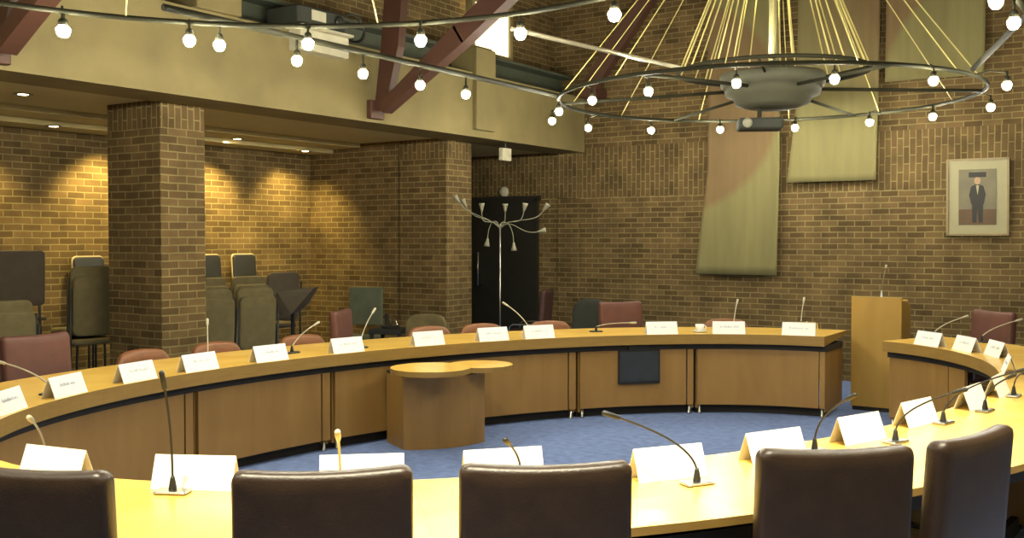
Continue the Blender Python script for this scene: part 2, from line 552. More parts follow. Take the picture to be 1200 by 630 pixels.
def arc_slab(mb, t0, t1, o0, o1, z0, z1, n=16, mi=0, mi_side=None, zo=None):
    ts = [t0 + (t1 - t0) * i / n for i in range(n + 1)]
    vs = []
    for t in ts:
        for o_, z in ((o0, z0), (o1, z0 if zo is None else zo), (o1, z1), (o0, z1)):
            vs.append(ring(t, o_, z))
    fs, ms = [], []
    sd = mi if mi_side is None else mi_side
    for i in range(n):
        a, b = 4 * i, 4 * i + 4
        for k, m_ in ((0, sd), (1, sd), (2, mi), (3, sd)):
            j = (k + 1) % 4
            fs.append((a + k, b + k, b + j, a + j)); ms.append(m_)
    fs.append((0, 1, 2, 3)); ms.append(sd); e = 4 * n; fs.append((e + 3, e + 2, e + 1, e)); ms.append(sd)
    o = len(mb.v)
    for p in vs: mb.v.append(p)
    for f, m_ in zip(fs, ms):
        mb.f.append([o + i for i in f]); mb.mi.append(m_); mb.sm.append(False)


SEG = [(5.3, 38, 'curved maple table section right of the lectern, end of the oval table'),
       (38, 72, 'maple table section along the right side of the oval, crossed by the right photo edge'),
       (72, 103.5, 'maple table section on the near right, right of the rightmost leather chair'),
       (103.5, 136, 'maple table section in front of the two leather chairs at the right'),
       (136, 172, 'maple table section in front of the two middle leather chairs, nearest the camera'),
       (172, 205, 'maple table section at the near left, in front of the leftmost leather chair'),
       (205, 241.6, 'curved maple table section at the left end with the maroon chair behind'),
       (241.6, 262.4, 'maple table section before the brick pillar, between the left curve and the clerk desk'),
       (262.4, 302.4, 'maple table section behind the small lobed clerk desk'),
       (302.4, 324, 'maple table section with the black screen hung on its front'),
       (324, 351, 'maple table section ending left of the lectern')]
for k, (t0, t1, lab) in enumerate(SEG):
    r = empty('table_section', (0, 0, 0)); tag(r, lab, 'table', 'sections of the oval conference table')
    g = .008
    n = max(8, int((t1 - t0) / 2))
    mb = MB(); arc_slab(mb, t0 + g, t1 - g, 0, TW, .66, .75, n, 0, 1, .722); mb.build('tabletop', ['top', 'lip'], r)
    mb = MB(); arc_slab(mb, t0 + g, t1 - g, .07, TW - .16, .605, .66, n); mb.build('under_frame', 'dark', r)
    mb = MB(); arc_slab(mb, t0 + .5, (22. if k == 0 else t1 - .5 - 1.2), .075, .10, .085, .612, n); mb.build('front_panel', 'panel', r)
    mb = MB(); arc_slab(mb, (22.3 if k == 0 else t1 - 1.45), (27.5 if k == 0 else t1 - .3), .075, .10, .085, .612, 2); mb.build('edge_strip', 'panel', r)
    e0, e1 = (t0 + .3, t0 + 1.0), (t1 - 1.0, t1 - .3)
    for a, b in (e0, e1):
        deep = (k in (0, 2) and a < t0 + .5 and k != 2) or (k == 2 and a > t0 + 2) or (k == 10 and a > t0 + 2)
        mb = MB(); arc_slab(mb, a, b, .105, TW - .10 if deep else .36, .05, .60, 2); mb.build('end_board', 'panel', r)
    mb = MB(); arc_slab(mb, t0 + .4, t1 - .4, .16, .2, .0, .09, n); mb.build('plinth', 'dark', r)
    for t in (t0 + 1.0, t1 - 1.0):
        p = ring(t, .10, 0)
        mb = MB(); mb.lathe([(.02, 0), (.022, .01), (.014, .02), (.014, .09)], 10, 0, TR(p)); mb.build('foot', 'steelfoot', r)

# small lobed clerk desk inside the ring
r = empty('clerk_desk', (0, 0, 0)); tag(r, 'small lobed maple clerk desk with rounded front inside the oval table', 'desk')
ca, cb2 = Vector((-4.93, 6.12)), Vector((-4.76, 6.68))


def lobe(c, R, wall):
    return [(c.x + R * math.cos(a), c.y + R * math.sin(a)) for a in [2 * PI * i / 48 for i in range(48)]]


def clamp(P, o_=.05):
    out = []
    for q in P:
        t_, f_ = near_t(q)
        if f_ > o_:
            e = ring(t_, o_); q = (e.x, e.y)
        out.append((q[0], q[1]))
    return out


mb = MB(); mb.prism(clamp(lobe(Vector(atz(505, 430, .665)[:2]), .305, 0)), .625, .665, 0, None, 1); mb.build('tabletop', ['top', 'lip'], r)
mb = MB(); mb.prism(clamp(lobe(Vector(atz(563, 426, .625)[:2]), .26, 0)), .583, .623, 0, None, 1); mb.build('tabletop', ['top', 'lip'], r)
# curved pedestal
pl = atz(473, 527, 0); pr = atz(568, 517, 0)
mid = (pl + pr) / 2; dirv = (pr - pl).normalized(); nrm = Vector((dirv.y, -dirv.x, 0))
wd = (pr - pl).length
front = []
for i in range(17):
    u = -1 + 2 * i / 16
    q = mid + dirv * (wd / 2 * u) + nrm * (.10 * (1 - u * u))
    front.append((q.x, q.y))
back = [(q[0] - nrm.x * .35, q[1] - nrm.y * .35) for q in (front[-1], front[0])]
mb = MB(); mb.prism(clamp(front + back), .0, .56, 0); mb.build('pedestal', 'panel', r)
mb = MB(); mb.prism(clamp([(q[0] - nrm.x * .03, q[1] - nrm.y * .03) for q in front] + back, .045), .56, .583, 0); mb.build('neck', 'dark', r)

# black screen on the table front
a, b = ring(309.6, .065), ring(317.2, .065)
c_ = (a + b) / 2; ang = math.atan2(b.y - a.y, b.x - a.x); L = (b - a).length
r = empty('wall_screen', (c_.x, c_.y, .45), ang); tag(r, 'dark flat screen hanging on the maple table front', 'screen')
mb = MB(); mb.box((0, 0, 0), (L, .03, .31), 0, None, .006); mb.build('casing', 'black', r)
mb = MB(); mb.box((0, -.017, .005), (L - .03, .004, .27)); mb.build('display', 'screen', r)
mb = MB(); mb.box((0, .0, .17), (L * .5, .02, .05)); mb.build('hanger', 'black', r)

# ---------------------------------------------------------------- lectern
lp = atz(1026, 482, 0)
lr = math.radians(33.7 - 33)
r = empty('lectern', (lp.x, lp.y, 0), lr); tag(r, 'tall maple lectern standing in the gap of the oval table', 'lectern')
mb = MB(); mb.box((0, 0, .55), (.46, .025, 1.02), 0, None, .004); mb.build('front_panel', 'lectern', r)
for s in (-1, 1):
    mb = MB(); mb.add([(s * .23, .01, .04), (s * .23, .36, .04), (s * .23, .36, 1.0), (s * .23, .01, 1.06),
                       (s * .205, .01, .04), (s * .205, .36, .04), (s * .205, .36, 1.0), (s * .205, .01, 1.06)],
                      [(0, 1, 2, 3), (7, 6, 5, 4), (0, 4, 5, 1), (1, 5, 6, 2), (2, 6, 7, 3), (3, 7, 4, 0)])
    mb.build('side_panel', 'lectern', r)
mb = MB(); mb.box((0, .19, 1.035), (.41, .34, .025), 0, TR((0, 0, .0), (0, 0, 0)), .006); mb.build('reading_top', 'top', r)
mb = MB(); mb.box((0, .0, 1.07), (.46, .025, .03), 0, None, .004); mb.build('top_rail', 'lectern', r)
mb = MB(); mb.box((0, .18, .62), (.41, .32, .02)); mb.build('shelf', 'panel', r)
mb = MB(); mb.box((0, .18, .02), (.44, .34, .04)); mb.build('plinth', 'dark', r)

# ------------------------------------------------------------ microphones
def mic(base, head, label, L=.42, black=True, top=.75, plate=True):
    b = atz(base[0], base[1], top)
    b = b + rnorm(near_t(b)[0]) * .03
    d = ray(*head); tmin = (b - EYE).dot(d) / d.dot(d)
    tmin = (b + Vector((0, 0, .12)) - EYE).dot(d) / d.dot(d)
    q = EYE + d * tmin
    gap = (q - b).length
    if gap < L:
        # lean outward (towards the seat) to use the whole stem
        extra = math.sqrt(L * L - gap * gap) * .55
        t0_, off = near_t(b); nn = rnorm(t0_)
        sgn = 1 if nn.dot(FW0) > 0 else -1
        h = EYE + d * (tmin + sgn * extra / d.length)
    else:
        h = q
    if h.z < top + .05:
        h = atz(head[0], head[1], top + .06)
    r = empty('microphone', b); tag(r, label, 'microphone', 'gooseneck microphones on the oval table')
    t0_, off = near_t(b); nn = rnorm(t0_); rz = math.atan2(nn.y, nn.x) - PI / 2
    if plate:
        mb = MB(); mb.box((0, 0, .006), (.12, .07, .012), 0, TR((0, 0, 0), (0, 0, rz)), .008); mb.build('base_plate', 'steelfoot' if black else 'black', r)
    mb = MB(); mb.lathe([(.014, .01), (.014, .022), (.009, .05), (.006, .06)], 10); mb.build('socket', 'black', r)
    h = h - b
    ctrl = Vector((h.x * .06, h.y * .06, max(.12, h.z * .62))) if black else Vector((h.x * .28, h.y * .28, h.z * .45 + .05))
    pts = bez((0, 0, .05), ctrl, h, 14)
    mb = MB(); mb.tube(pts, .0042 if black else .0046, 6); mb.build('gooseneck', 'black' if black else 'beige', r)
    dr = (pts[-1] - pts[-2]).normalized()
    mb = MB(); mb.tube([h - dr * .035, h - dr * .03, h, h + dr * .028, h + dr * .034], [.006, .0085, .0095, .0095, .005] if black else [.006, .0085, .0105, .0105, .006], 8)
    mb.build('capsule', 'black' if black else 'beige', r)
    return r


MICS = [((207, 575), (191, 445), 'black gooseneck microphone standing upright before the blank card at the near left', True),
        ((811, 565), (716, 486), 'black gooseneck microphone bent left between the middle and right leather chairs', True),
        ((62, 541), (36, 491), 'thin microphone behind the leftmost dark leather chair', False),
        ((400, 580), (396, 510), 'thin microphone peeking over the second leather chair from the left', False),
        ((608, 571), (594, 517), 'short microphone tip peeking over the middle leather chair', True),
        ((948, 528), (997, 465), 'microphone leaning right just behind the wide leather chair at right', True),
        ((1042, 517), (1125, 458), 'long black microphone bent right behind the two right leather chairs', True),
        ((1098, 495), (1200, 433), 'long black microphone reaching to the right edge over the near right table', True),
        ((1147, 481), (1185, 441), 'black microphone third along the right table side, beyond the two long ones', True),
        ((1181, 464), (1199, 437), 'black microphone farthest along the right side of the oval table', True),
        ((64, 462), (0, 424), 'microphone leaning left at the left end of the oval table', False),
        ((247, 424), (243, 377), 'silver upright microphone in front of the brick pillar edge', False),
        ((345, 414), (371, 379), 'silver microphone leaning right before the olive chair stacks', False),
        ((425, 408), (438, 364), 'silver microphone leaning right beside the sideways maroon chair', False),
        ((622, 391), (592, 356), 'silver microphone leaning left in front of the black door', False),
        ((700, 389), (742, 378), 'low microphone bent flat to the right before the maroon far chair', False),
        ((860, 386), (864, 353), 'silver upright microphone left of the lectern, beyond the red chair back', False),
        ((938, 386), (942, 351), 'silver upright microphone nearest the lectern on its left', False),
        ((1092, 396), (1131, 371), 'silver microphone leaning right, first to the right of the lectern', False),
        ((1147, 401), (1194, 375), 'silver microphone leaning right, second to the right of the lectern', False)]
for b_, h_, lab, blk in MICS:
    mic(b_, h_, lab, black=blk)
# lectern microphone (stands on the lectern)
lt = atX(1033, 345, lp.x - .02); lt = EYE + ray(1033, 345) * ((lp - EYE).dot(FW0) + .12) / ray(1033, 345).dot(FW0)
r = empty('microphone', (lt.x, lt.y, 1.0495)); tag(r, 'thin silver microphone standing on top of the maple lectern', 'microphone')
hp = EYE + ray(1038, 314) * ((lt - EYE).dot(FW0)) / ray(1038, 314).dot(FW0) - Vector((lt.x, lt.y, 1.0475))
mb = MB(); mb.lathe([(.03, 0), (.03, .008), (.012, .014), (.01, .06), (.006, .09)], 12); mb.build('socket', 'steelfoot', r)
mb = MB(); mb.tube(bez((0, 0, .06), (0, 0, .15), hp, 8), .005, 6); mb.build('gooseneck', 'chrome', r)
mb = MB(); mb.tube([hp, hp + Vector((.004, 0, .03))], .009, 8); mb.build('capsule', 'beige', r)

# mic handle-like loop by the last card
pl_ = atz(958, 388, .75)
r = empty('cable_loop', (pl_.x, pl_.y, .75), math.radians(33.7)); tag(r, 'bent silver tube loop standing behind the card left of the lectern', 'tube')
mb = MB(); mb.tube([(0, 0, .0), (0, 0, .07), (-.03, 0, .088), (-.30, 0, .09), (-.33, 0, .07), (-.335, 0, 0)], .008, 8); mb.build('loop', 'chrome', r)

# -------------------------------------------------------------- name cards
def card_mesh():
    w, hh, dp, th = .297, .115, .044, .0016
    mb = MB()
    prof = [(-dp, 0), (0, hh), (dp, 0)]
    inn = [(-dp + .003, 0), (0, hh - .004), (dp - .003, 0)]
    vs = []
    for x in (-w / 2, w / 2):
        for (y, z) in prof + inn[::-1]:
            vs.append((x, y, z))
    n = 6
    fs = [tuple(range(n))[::-1], tuple(range(n, 2 * n))]
    for i in range(n):
        j = (i + 1) % n; fs.append((i, j, n + j, n + i))
    mb.add(vs, fs)
    return mb.build('name_card', 'paper')


def lettering_mesh(seed):
    rnd = random.Random(seed); mb = MB()
    hh, dp = .115, .044
    sl = math.hypot(hh, dp); nrm_ = Vector((0, -hh / sl, dp / sl)); upd = Vector((0, dp / sl, hh / sl))
    x = -.085 + rnd.random() * .02; end = .06 + rnd.random() * .04
    while x < end:
        ww = .003 + rnd.random() * .003; h2 = .012 + (rnd.random() > .6) * .007
        if rnd.random() > .12:
            c0 = Vector((x, -dp, 0)) + upd * (sl * .50) + nrm_ * .0008
            vs = [c0, c0 + Vector((ww, 0, 0)), c0 + Vector((ww, 0, 0)) + upd * h2, c0 + upd * h2]
            vs2 = [v + nrm_ * .0006 for v in vs]
            mb.add(vs + vs2, [(4, 5, 6, 7), (0, 4, 7, 3), (1, 2, 6, 5), (3, 7, 6, 2), (0, 1, 5, 4)])
        x += ww + .0035 + (rnd.random() > .88) * .006
    return mb


proto_card = card_mesh(); first_card = True
CARDS = [((25, 482), 'white name card first from the left along the far side of the oval table'),
         ((91, 463), 'white name card in front of the large maroon chair, second along the far side'),
         ((179, 447), 'white name card before the red chair under the brick pillar, third along the far side'),
         ((262, 436), 'white name card beside the upright silver microphone, fourth along the far side'),
         ((349, 426), 'white name card before the olive chair stacks, fifth along the far side'),
         ((435, 416), 'white name card by the sideways maroon chair, sixth along the far side'),
         ((515, 406), 'white name card behind the clerk desk, seventh along the far side'),
         ((584, 400), 'white name card below the floor lamp pole, eighth along the far side'),
         ((638, 397), 'white name card before the red chair right of the black door'),
         ((776, 391.5), 'white name card right of the tall maroon far chair, above the black screen'),
         ((857, 393), 'white name card beside the white cup on the far side'),
         ((933, 394.5), 'white name card nearest the lectern on its left'),
         ((1083, 405), 'white name card first to the right of the lectern'),
         ((1133, 411), 'white name card second to the right of the lectern, before the maroon chair'),
         ((1168, 417), 'white name card third to the right of the lectern, seen at a slant'),
         ((1184, 436), 'white name card at the right edge where the table turns back'),
         ((1156, 461), 'white name card on the right side, fourth along from the right leather chair'),
         ((1118, 474), 'white name card on the right side, third along from the wide leather chair'),
         ((1071, 496), 'white name card right above the rightmost dark leather chair'),
         ((1010, 517), 'white name card standing between the two long bent microphones and the lectern'),
         ((912, 538), 'white name card just above the wide leather chair at the right'),
         ((785, 560), 'large white name card behind the bent microphone between two leather chairs'),
         ((588, 562), 'white name card mostly hidden behind the middle leather chair'),
         ((425, 562), 'white name card mostly hidden behind the second leather chair from the left'),
         ((226, 572), 'large blank white name card behind the upright black microphone'),
         ((76, 557), 'white name card behind the leftmost dark leather chair')]
for i, (px, lab) in enumerate(CARDS):
    o = proto_card if i == 0 else copy_tree(proto_card)
    p = atz(px[0], px[1], .75)
    t, off = near_t(p)
    off = min(max(off - (.025 if 15 <= i <= 24 else 0), .065), .6)
    p = ring(t, off)
    nn = rnorm(t)
    o.location = (p.x, p.y, .75)
    o.rotation_euler = (0, 0, math.atan2(nn.y, nn.x) - PI / 2)
    tag(o, lab, 'name card', 'folded name cards on the oval table')
cards = [o for o in bpy.data.objects if o.name.startswith('name_card')]
for i, o in enumerate(cards):
    lettering_mesh(i + 3).build('lettering', 'ink', o)

# cup
p = atz(820, 389, .75)
r = empty('coffee_cup', (p.x, p.y, .75)); tag(r, 'white coffee cup on a saucer beside the far name card', 'cup')
mb = MB(); mb.lathe([(.03, 0), (.055, .004), (.072, .014), (.07, .016), (.03, .007)], 20); mb.build('saucer', 'lampglass', r)
mb = MB(); mb.lathe([(.022, .008), (.038, .03), (.044, .075), (.041, .075), (.034, .03), (.018, .014)], 20); mb.build('cup_body', 'lampglass', r)
mb = MB(); mb.tube([(.042, 0, .065), (.062, 0, .06), (.064, 0, .04), (.038, 0, .03)], .004, 6); mb.build('handle', 'lampglass', r)

# ------------------------------------------------------------------ chairs
def conference_chair(mat):
    """tall upholstered back, faces +Y, origin below the back"""
    r = empty('conference_chair', (0, 0, 0))
    mb = MB(); mb.pad(.49, .60, .075, .034, 0, TR((0, -.0, .405), (0, 0, 0)), bend=.16, tilt=-.07, soft=.022, crown=-.012); mb.build('backrest', mat, r)
    mb = MB(); mb.pad(.45, .44, .09, .06, 0, TR((0, .02, .45), (-PI / 2, 0, 0)), soft=.025); mb.build('seat', mat, r)
    for s in (-1, 1):
        mb = MB()
        mb.tube([(s * .25, .02, .42), (s * .255, .02, .54), (s * .255, .06, .58), (s * .255, .34, .58), (s * .255, .385, .55), (s * .25, .39, .44)], .012, 8)
        mb.build('armrest', 'chrome', r)
    mb = MB(); mb.lathe([(.028, .09), (.028, .28), (.018, .28), (.018, .40)], 14, 0, TR((0, .24, 0))); mb.build('column', 'chrome', r)
    mb = MB()
    for k in range(5):
        a = 2 * PI * k / 5 + .3
        mb.tube([(0, .24, .10), (.235 * math.cos(a), .24 + .235 * math.sin(a), .065)], [.022, .013], 8)
    mb.build('base', 'black', r)
    for k in range(5):
        a = 2 * PI * k / 5 + .3
        mb = MB(); mb.lathe([(.028, -.018), (.03, -.012), (.03, .012), (.028, .018)], 14, 0, TR((.235 * math.cos(a), .24 + .235 * math.sin(a), .03), (PI / 2, 0, a)))
        mb.build('caster', 'black', r)
    return r


def tub_chair(mat):
    """low rounded back, four legs, faces +Y"""
    r = empty('armchair', (0, 0, 0))
    mb = MB(); mb.pad(.46, .36, .07, .09, 0, TR((0, 0, .44)), bend=.55, tilt=-.04, soft=.026, crown=.025); mb.build('backrest', mat, r)
    mb = MB(); mb.pad(.43, .46, .09, .09, 0, TR((0, .04, .44), (-PI / 2, 0, 0)), soft=.026); mb.build('seat', mat, r)
    for s in (-1, 1):
        mb = MB(); mb.tube([(s * .222, .06, .57), (s * .235, .14, .585), (s * .235, .36, .58), (s * .225, .40, .55), (s * .21, .40, .46)], .012, 8); mb.build('armrest', 'chrome', r)
    for sx in (-1, 1):
        for sy in (0, 1):
            mb = MB(); mb.tube([(sx * .21, .08 + .36 * sy, .42), (sx * .24, .04 + .44 * sy, .0)], .012, 8); mb.build('leg', 'chrome', r)
    return r


def place(o, pos, rz, label, group=None):
    o.location = pos; o.rotation_euler = (0, 0, rz); tag(o, label, 'chair', group)


def face_in(t):
    n = rnorm(t); return math.atan2(-n.y, -n.x) - PI / 2


lead = conference_chair('leather'); used = False
NEAR = [(153.7, .86, -4, 'dark brown leather chair at the bottom left corner, leftmost of the near row', .48),
        (140.95, .86, 3, 'dark brown leather chair second from the left in the near row', .48),
        (131.4, .90, -9, 'dark brown leather chair in the middle of the near row, below the clerk desk', .48),
        (118.1, 1.0, -18, 'wide dark brown leather chair at the right, second from the right end', .48),
        (108.4, 1.04, 12, 'dark brown leather chair turned aslant, rightmost of the near row', .48)]
for i, (t, off, dy, lab, w_) in enumerate(NEAR):
    o = lead if i == 0 else copy_tree(lead)
    pos, rz_ = ring(t, off), face_in(t) + math.radians(dy)
    if i == 4:
        pos, rz_ = Vector((-.625, 3.60, 0)), math.radians(74)
    place(o, pos, rz_, lab, 'leather chairs along the near side of the table')

red = tub_chair('redleather')
FAR = [(245.6, .90, 'red leather low chair in front of the brick pillar, behind the oval table'),
       (255.1, .90, 'red leather low chair second from the brick pillar, under the olive stacks'),
       (266.7, .90, 'red leather low chair behind the table between the silver microphones at left'),
       (285.0, .90, 'red leather low chair left of the black door behind the table'),
       (293.1, .92, 'red leather low chair in front of the black door, under the floor lamp'),
       (303.7, .92, 'red leather low chair just right of the black door'),
       (331.8, .90, 'red leather low chair behind the white cup, left of the lectern')]
for i, (t, off, lab) in enumerate(FAR):
    o = red if i == 0 else copy_tree(red)
    place(o, ring(t, off), face_in(t), lab, 'low red chairs along the far side of the table')

mar = conference_chair('maroon')
MAR = [(315.3, .92, 14, 'tall maroon chair behind the far side of the table, right of the black chair'),
       (12.3, .95, -8, 'tall maroon chair right of the lectern behind two leaning microphones'),
       (233.3, .94, -8, 'large maroon chair at the left edge, behind the left end of the table'),
       (273.6, 1.0, 42, 'maroon chair turned sideways behind the table, right of the olive chair stacks')]
for i, (t, off, dy, lab) in enumerate(MAR):
    o = mar if i == 0 else copy_tree(mar)
    place(o, ring(t, off), face_in(t) + math.radians(dy), lab, 'tall maroon chairs')
o = conference_chair('darkred')
p = atY(638, 372, 10.85)
place(o, (p.x, p.y, 0), math.radians(33.7 + 75), 'narrow dark red chair back seen edge-on against the brick wall right of the door')
# black round-backed chair
r = empty('armchair', (0, 0, 0))
mb = MB(); mb.pad(.46, .50, .08, .16, 0, TR((0, 0, .42)), bend=.5, tilt=-.08, soft=.03); mb.build('backrest', 'charcoal', r)
mb = MB(); mb.pad(.48, .48, .09, .09, 0, TR((0, .03, .44), (-PI / 2, 0, 0)), soft=.026); mb.build('seat', 'charcoal', r)
for sx in (-1, 1):
    for sy in (0, 1):
        mb = MB(); mb.tube([(sx * .21, .08 + .36 * sy, .42), (sx * .24, .04 + .44 * sy, .0)], .012, 8); mb.build('leg', 'black', r)
p = atY(691, 370, 10.6)
place(r, (p.x, p.y, 0), PI, 'black round-backed chair against the brick wall, left of the tall maroon chair')

# ---------------------------------------------- chairs stored in the gallery
def stack_chair(mat='olive'):
    """high padded back, faces +Y, stackable"""
    r = empty('stacking_chair', (0, 0, 0))
    mb = MB(); mb.pad(.42, .54, .05, .06, 0, TR((0, 0, .52)), bend=.2, tilt=-.05, soft=.018); mb.build('backrest', mat, r)
    mb = MB(); mb.pad(.43, .42, .06, .06, 0, TR((0, .04, .46), (-PI / 2, 0, 0)), soft=.02); mb.build('seat', mat, r)
    for s in (-1, 1):
        mb = MB(); mb.tube([(s * .232, -.03, .95), (s * .232, .0, .44), (s * .235, -.02, .0)], .011, 6); mb.build('rear_frame', 'black', r)
        mb = MB(); mb.tube([(s * .19, .02, .445), (s * .19, .40, .445), (s * .19, .43, .40), (s * .19, .44, .0)], .011, 6); mb.build('front_frame', 'black', r)
    return r


sc0 = stack_chair(); sc_used = [False]


def stack(x, y, rz, labs, dz=.085, dx=.055):
    f = Vector((-math.sin(rz), math.cos(rz), 0))
    for k, lab in enumerate(labs):
        if not sc_used[0]:
            o = sc0; sc_used[0] = True
        else:
            o = copy_tree(sc0)
        place(o, Vector((x, y, 0)) + f * (dx * k) + Vector((0, 0, dz * k)), rz, lab, 'olive grey stacking chairs in the gallery')


RB = math.radians(80)      # backs turned to the room
for px, X, labs in ((301, -7.85, ['olive grey chair, lower of the front stack beside the swivel shell chair', 'olive grey chair, upper of the front stack beside the swivel shell chair']),
                    (251, -7.85, ['olive grey chair, lower of the front stack touching the brick pillar edge', 'olive grey chair, upper of the front stack touching the brick pillar edge']),
                    (297, -8.42, ['olive grey chair, lowest of the rear stack under the rimmed chair', 'olive grey chair, middle of the rear stack under the rimmed chair', 'olive grey chair, topmost of the rear stack under the rimmed chair']),
                    (249, -8.42, ['olive grey chair, lowest of the rear stack half hidden by the brick pillar', 'olive grey chair, middle of the rear stack half hidden by the brick pillar', 'olive grey chair, topmost of the rear stack half hidden by the brick pillar']),
                    (8, -7.75, ['olive grey chair, lower of the stack at the left photo edge', 'olive grey chair, upper of the stack at the left photo edge'])):
    p = atX(px, 350, X)
    stack(p.x, p.y, RB, labs)


# pair of chairs raised on a low box left of the pillar
p = atX(112, 350, -8.25)
fb = Vector((-math.sin(RB), math.cos(RB), 0))
for k, lab in enumerate(('olive grey chair raised on a low box left of the brick pillar, in front', 'olive grey chair behind the front chair on the low box left of the pillar')):
    o = copy_tree(sc0); place(o, Vector((p.x, p.y, .24)) + fb * (.055 * k) + Vector((0, 0, .085 * k)), RB, lab, 'olive grey stacking chairs in the gallery')
q = p + fb * .26
mb = MB(); mb.box((0, 0, .1195), (.48, .62, .239), 0, None, .02)
o = mb.build('plinth_box', 'black'); o.location = (q.x, q.y, 0); o.rotation_euler = (0, 0, RB); tag(o, 'low black box under the pair of olive chairs left of the brick pillar', 'box')


def high_chair(pad_mat, rim=True, w=.34, h=.32, z=1.13, seat=True):
    r = empty('high_chair', (0, 0, 0))
    if rim:
        mb = MB(); mb.pad(w + .022, h + .011, .022, .05, 0, TR((0, -.012, z)), tilt=-.08, soft=.008); mb.build('back_shell', 'rim', r)
    mb = MB(); mb.pad(w, h, .035, .045, 0, TR((0, .006, z)), tilt=-.08, soft=.012); mb.build('backrest', pad_mat, r)
    mb = MB(); mb.pad(w + .06, .22, .04, .05, 0, TR((0, .03, z - .12), (-PI / 2, 0, 0)), soft=.014); mb.build('seat', pad_mat, r)
    for s in (-1, 1):
        mb = MB(); mb.tube([(s * w * .4, -.01, z + h * .5), (s * w * .42, .02, z - .14), (s * w * .5, -.0, 0)], .012, 6); mb.build('leg', 'black', r)
        mb = MB(); mb.tube([(s * w * .42, .20, z - .14), (s * w * .5, .22, 0)], .012, 6); mb.build('leg', 'black', r)
    return r


RR = math.radians(-90)
hc = None
for px, lab in ((105, 'dark chair back with pale rim above the stack left of the brick pillar'),
                (245, 'dark chair back with pale rim peeking out right beside the brick pillar'),
                (287, 'dark chair back with pale rim above the rear olive stack')):
    if hc is None:
        hc = high_chair('black'); o = hc
    else:
        o = copy_tree(hc)
    p = atX(px, 308, -9.30); place(o, (p.x, p.y, 0), RR, lab, 'pale rimmed chairs along the gallery wall')
# dark plum high stack at the left edge
o = high_chair('plum', False, .50, .50, 1.03)
p = atX(17, 340, -8.75); place(o, (p.x, p.y, 0), math.radians(70), 'dark plum high chair against the lit brick wall at the left photo edge')
o = stack_chair('plum')
p = atX(331, 340, -8.50); place(o, (p.x, p.y, .2), math.radians(80), 'dark plum chair between the olive stacks and the swivel shell chair')
mbp = MB(); mbp.box((p.x - .245, p.y + .045, .098), (.46, .42, .196), 0, None, .02); rr_ = mbp.build('plinth_box', 'black'); tag(rr_, 'low black plinth box under the dark plum chair in the gallery', 'box')

# swivel shell chair
p = EYE + ray(343, 362) * (10.75 / ray(343, 362).dot(FW0))
r = empty('swivel_chair', (p.x, p.y, 0), math.radians(33.7)); tag(r, 'dark swivel shell chair on a pedestal, right of the olive stacks', 'chair')
mb = MB()
outl = [(-.23, .0), (-.11, .19), (.25, .225), (.22, .185), (.13, .05), (.03, -.045), (-.1, -.045)]
wid = [.19, .23, .13, .16, .23, .22, .2]
vs = [(a, -w_, b) for (a, b), w_ in zip(outl, wid)] + [(a, w_, b) for (a, b), w_ in zip(outl, wid)]
n7 = len(outl)
mb.add(vs, [tuple(range(n7)), tuple(reversed(range(n7, 2 * n7)))] + [((i + 1) % n7, i, n7 + i, n7 + (i + 1) % n7) for i in range(n7)], 0, TR((0, 0, .90)))
mb.build('shell', 'plum', r)
mb = MB(); mb.lathe([(.028, .03), (.022, .5), (.022, .86), (.07, .88)], 14); mb.build('column', 'black', r)
mb = MB(); mb.lathe([(.24, 0), (.24, .012), (.05, .03), (.03, .05)], 24); mb.build('base', 'black', r)

# square backed grey-green chair by the end wall
p = atY(429, 375, 9.0)
r = empty('square_chair', (p.x, p.y, 0), math.radians(20)); tag(r, 'square grey-green chair back against the end brick wall of the gallery', 'chair')
M['greygreen'] = plain('grey_green_fabric', (.085, .095, .06), .85)
mb = MB(); mb.pad(.41, .44, .04, .02, 0, TR((0, 0, .63)), soft=.01); mb.build('backrest', 'greygreen', r)
mb = MB(); mb.pad(.42, .42, .05, .03, 0, TR((0, -.44, .50), (-PI / 2, 0, 0)), soft=.015); mb.build('seat', 'greygreen', r)
for sx in (-1, 1):
    mb = MB(); mb.tube([(sx * .19, .0, .95), (sx * .19, .02, .5), (sx * .2, .03, 0)], .012, 6); mb.build('leg', 'black', r)
    mb = MB(); mb.tube([(sx * .19, -.40, .47), (sx * .2, -.42, 0)], .012, 6); mb.build('leg', 'black', r)
# low black side table
p = EYE + ray(458, 383) * (11.3 / ray(458, 383).dot(FW0))
r = empty('side_table', (p.x, p.y, 0), math.radians(20)); tag(r, 'low black side table between the square chair and the brick pillar', 'table')
mb = MB(); mb.box((0, 0, .62), (.38, .40, .05), 0, None, .01); mb.build('tabletop', 'black', r)
for sx in (-1, 1):
    for sy in (-1, 1):
        mb = MB(); mb.box((sx * .16, sy * .17, .30), (.035, .035, .60)); mb.build('leg', 'black', r)
# small black stand on it
b0 = Vector((p.x, p.y, .645))
r = empty('desk_phone', b0, math.radians(10)); tag(r, 'small black desk device with silver wire on the low black side table', 'device')
mb = MB(); mb.box((0, 0, .015), (.16, .14, .03), 0, None, .01); mb.build('body', 'black', r)
mb = MB(); mb.box((-.05, 0, .09), (.035, .045, .15), 0, None, .01); mb.build('handset', 'black', r)
mb = MB(); mb.tube(bez((.0, 0, .03), (.02, 0, .2), (.10, -.02, .03), 10), .006, 6); mb.build('wire', 'chrome', r)
# olive low armchair behind the red chairs
o = tub_chair('olive')
p = EYE + ray(500, 371) * (11.0 / ray(500, 371).dot(FW0))
place(o, (p.x, p.y, 0), math.radians(200), 'olive brown low armchair back behind the red chair, before the far brick pillar')

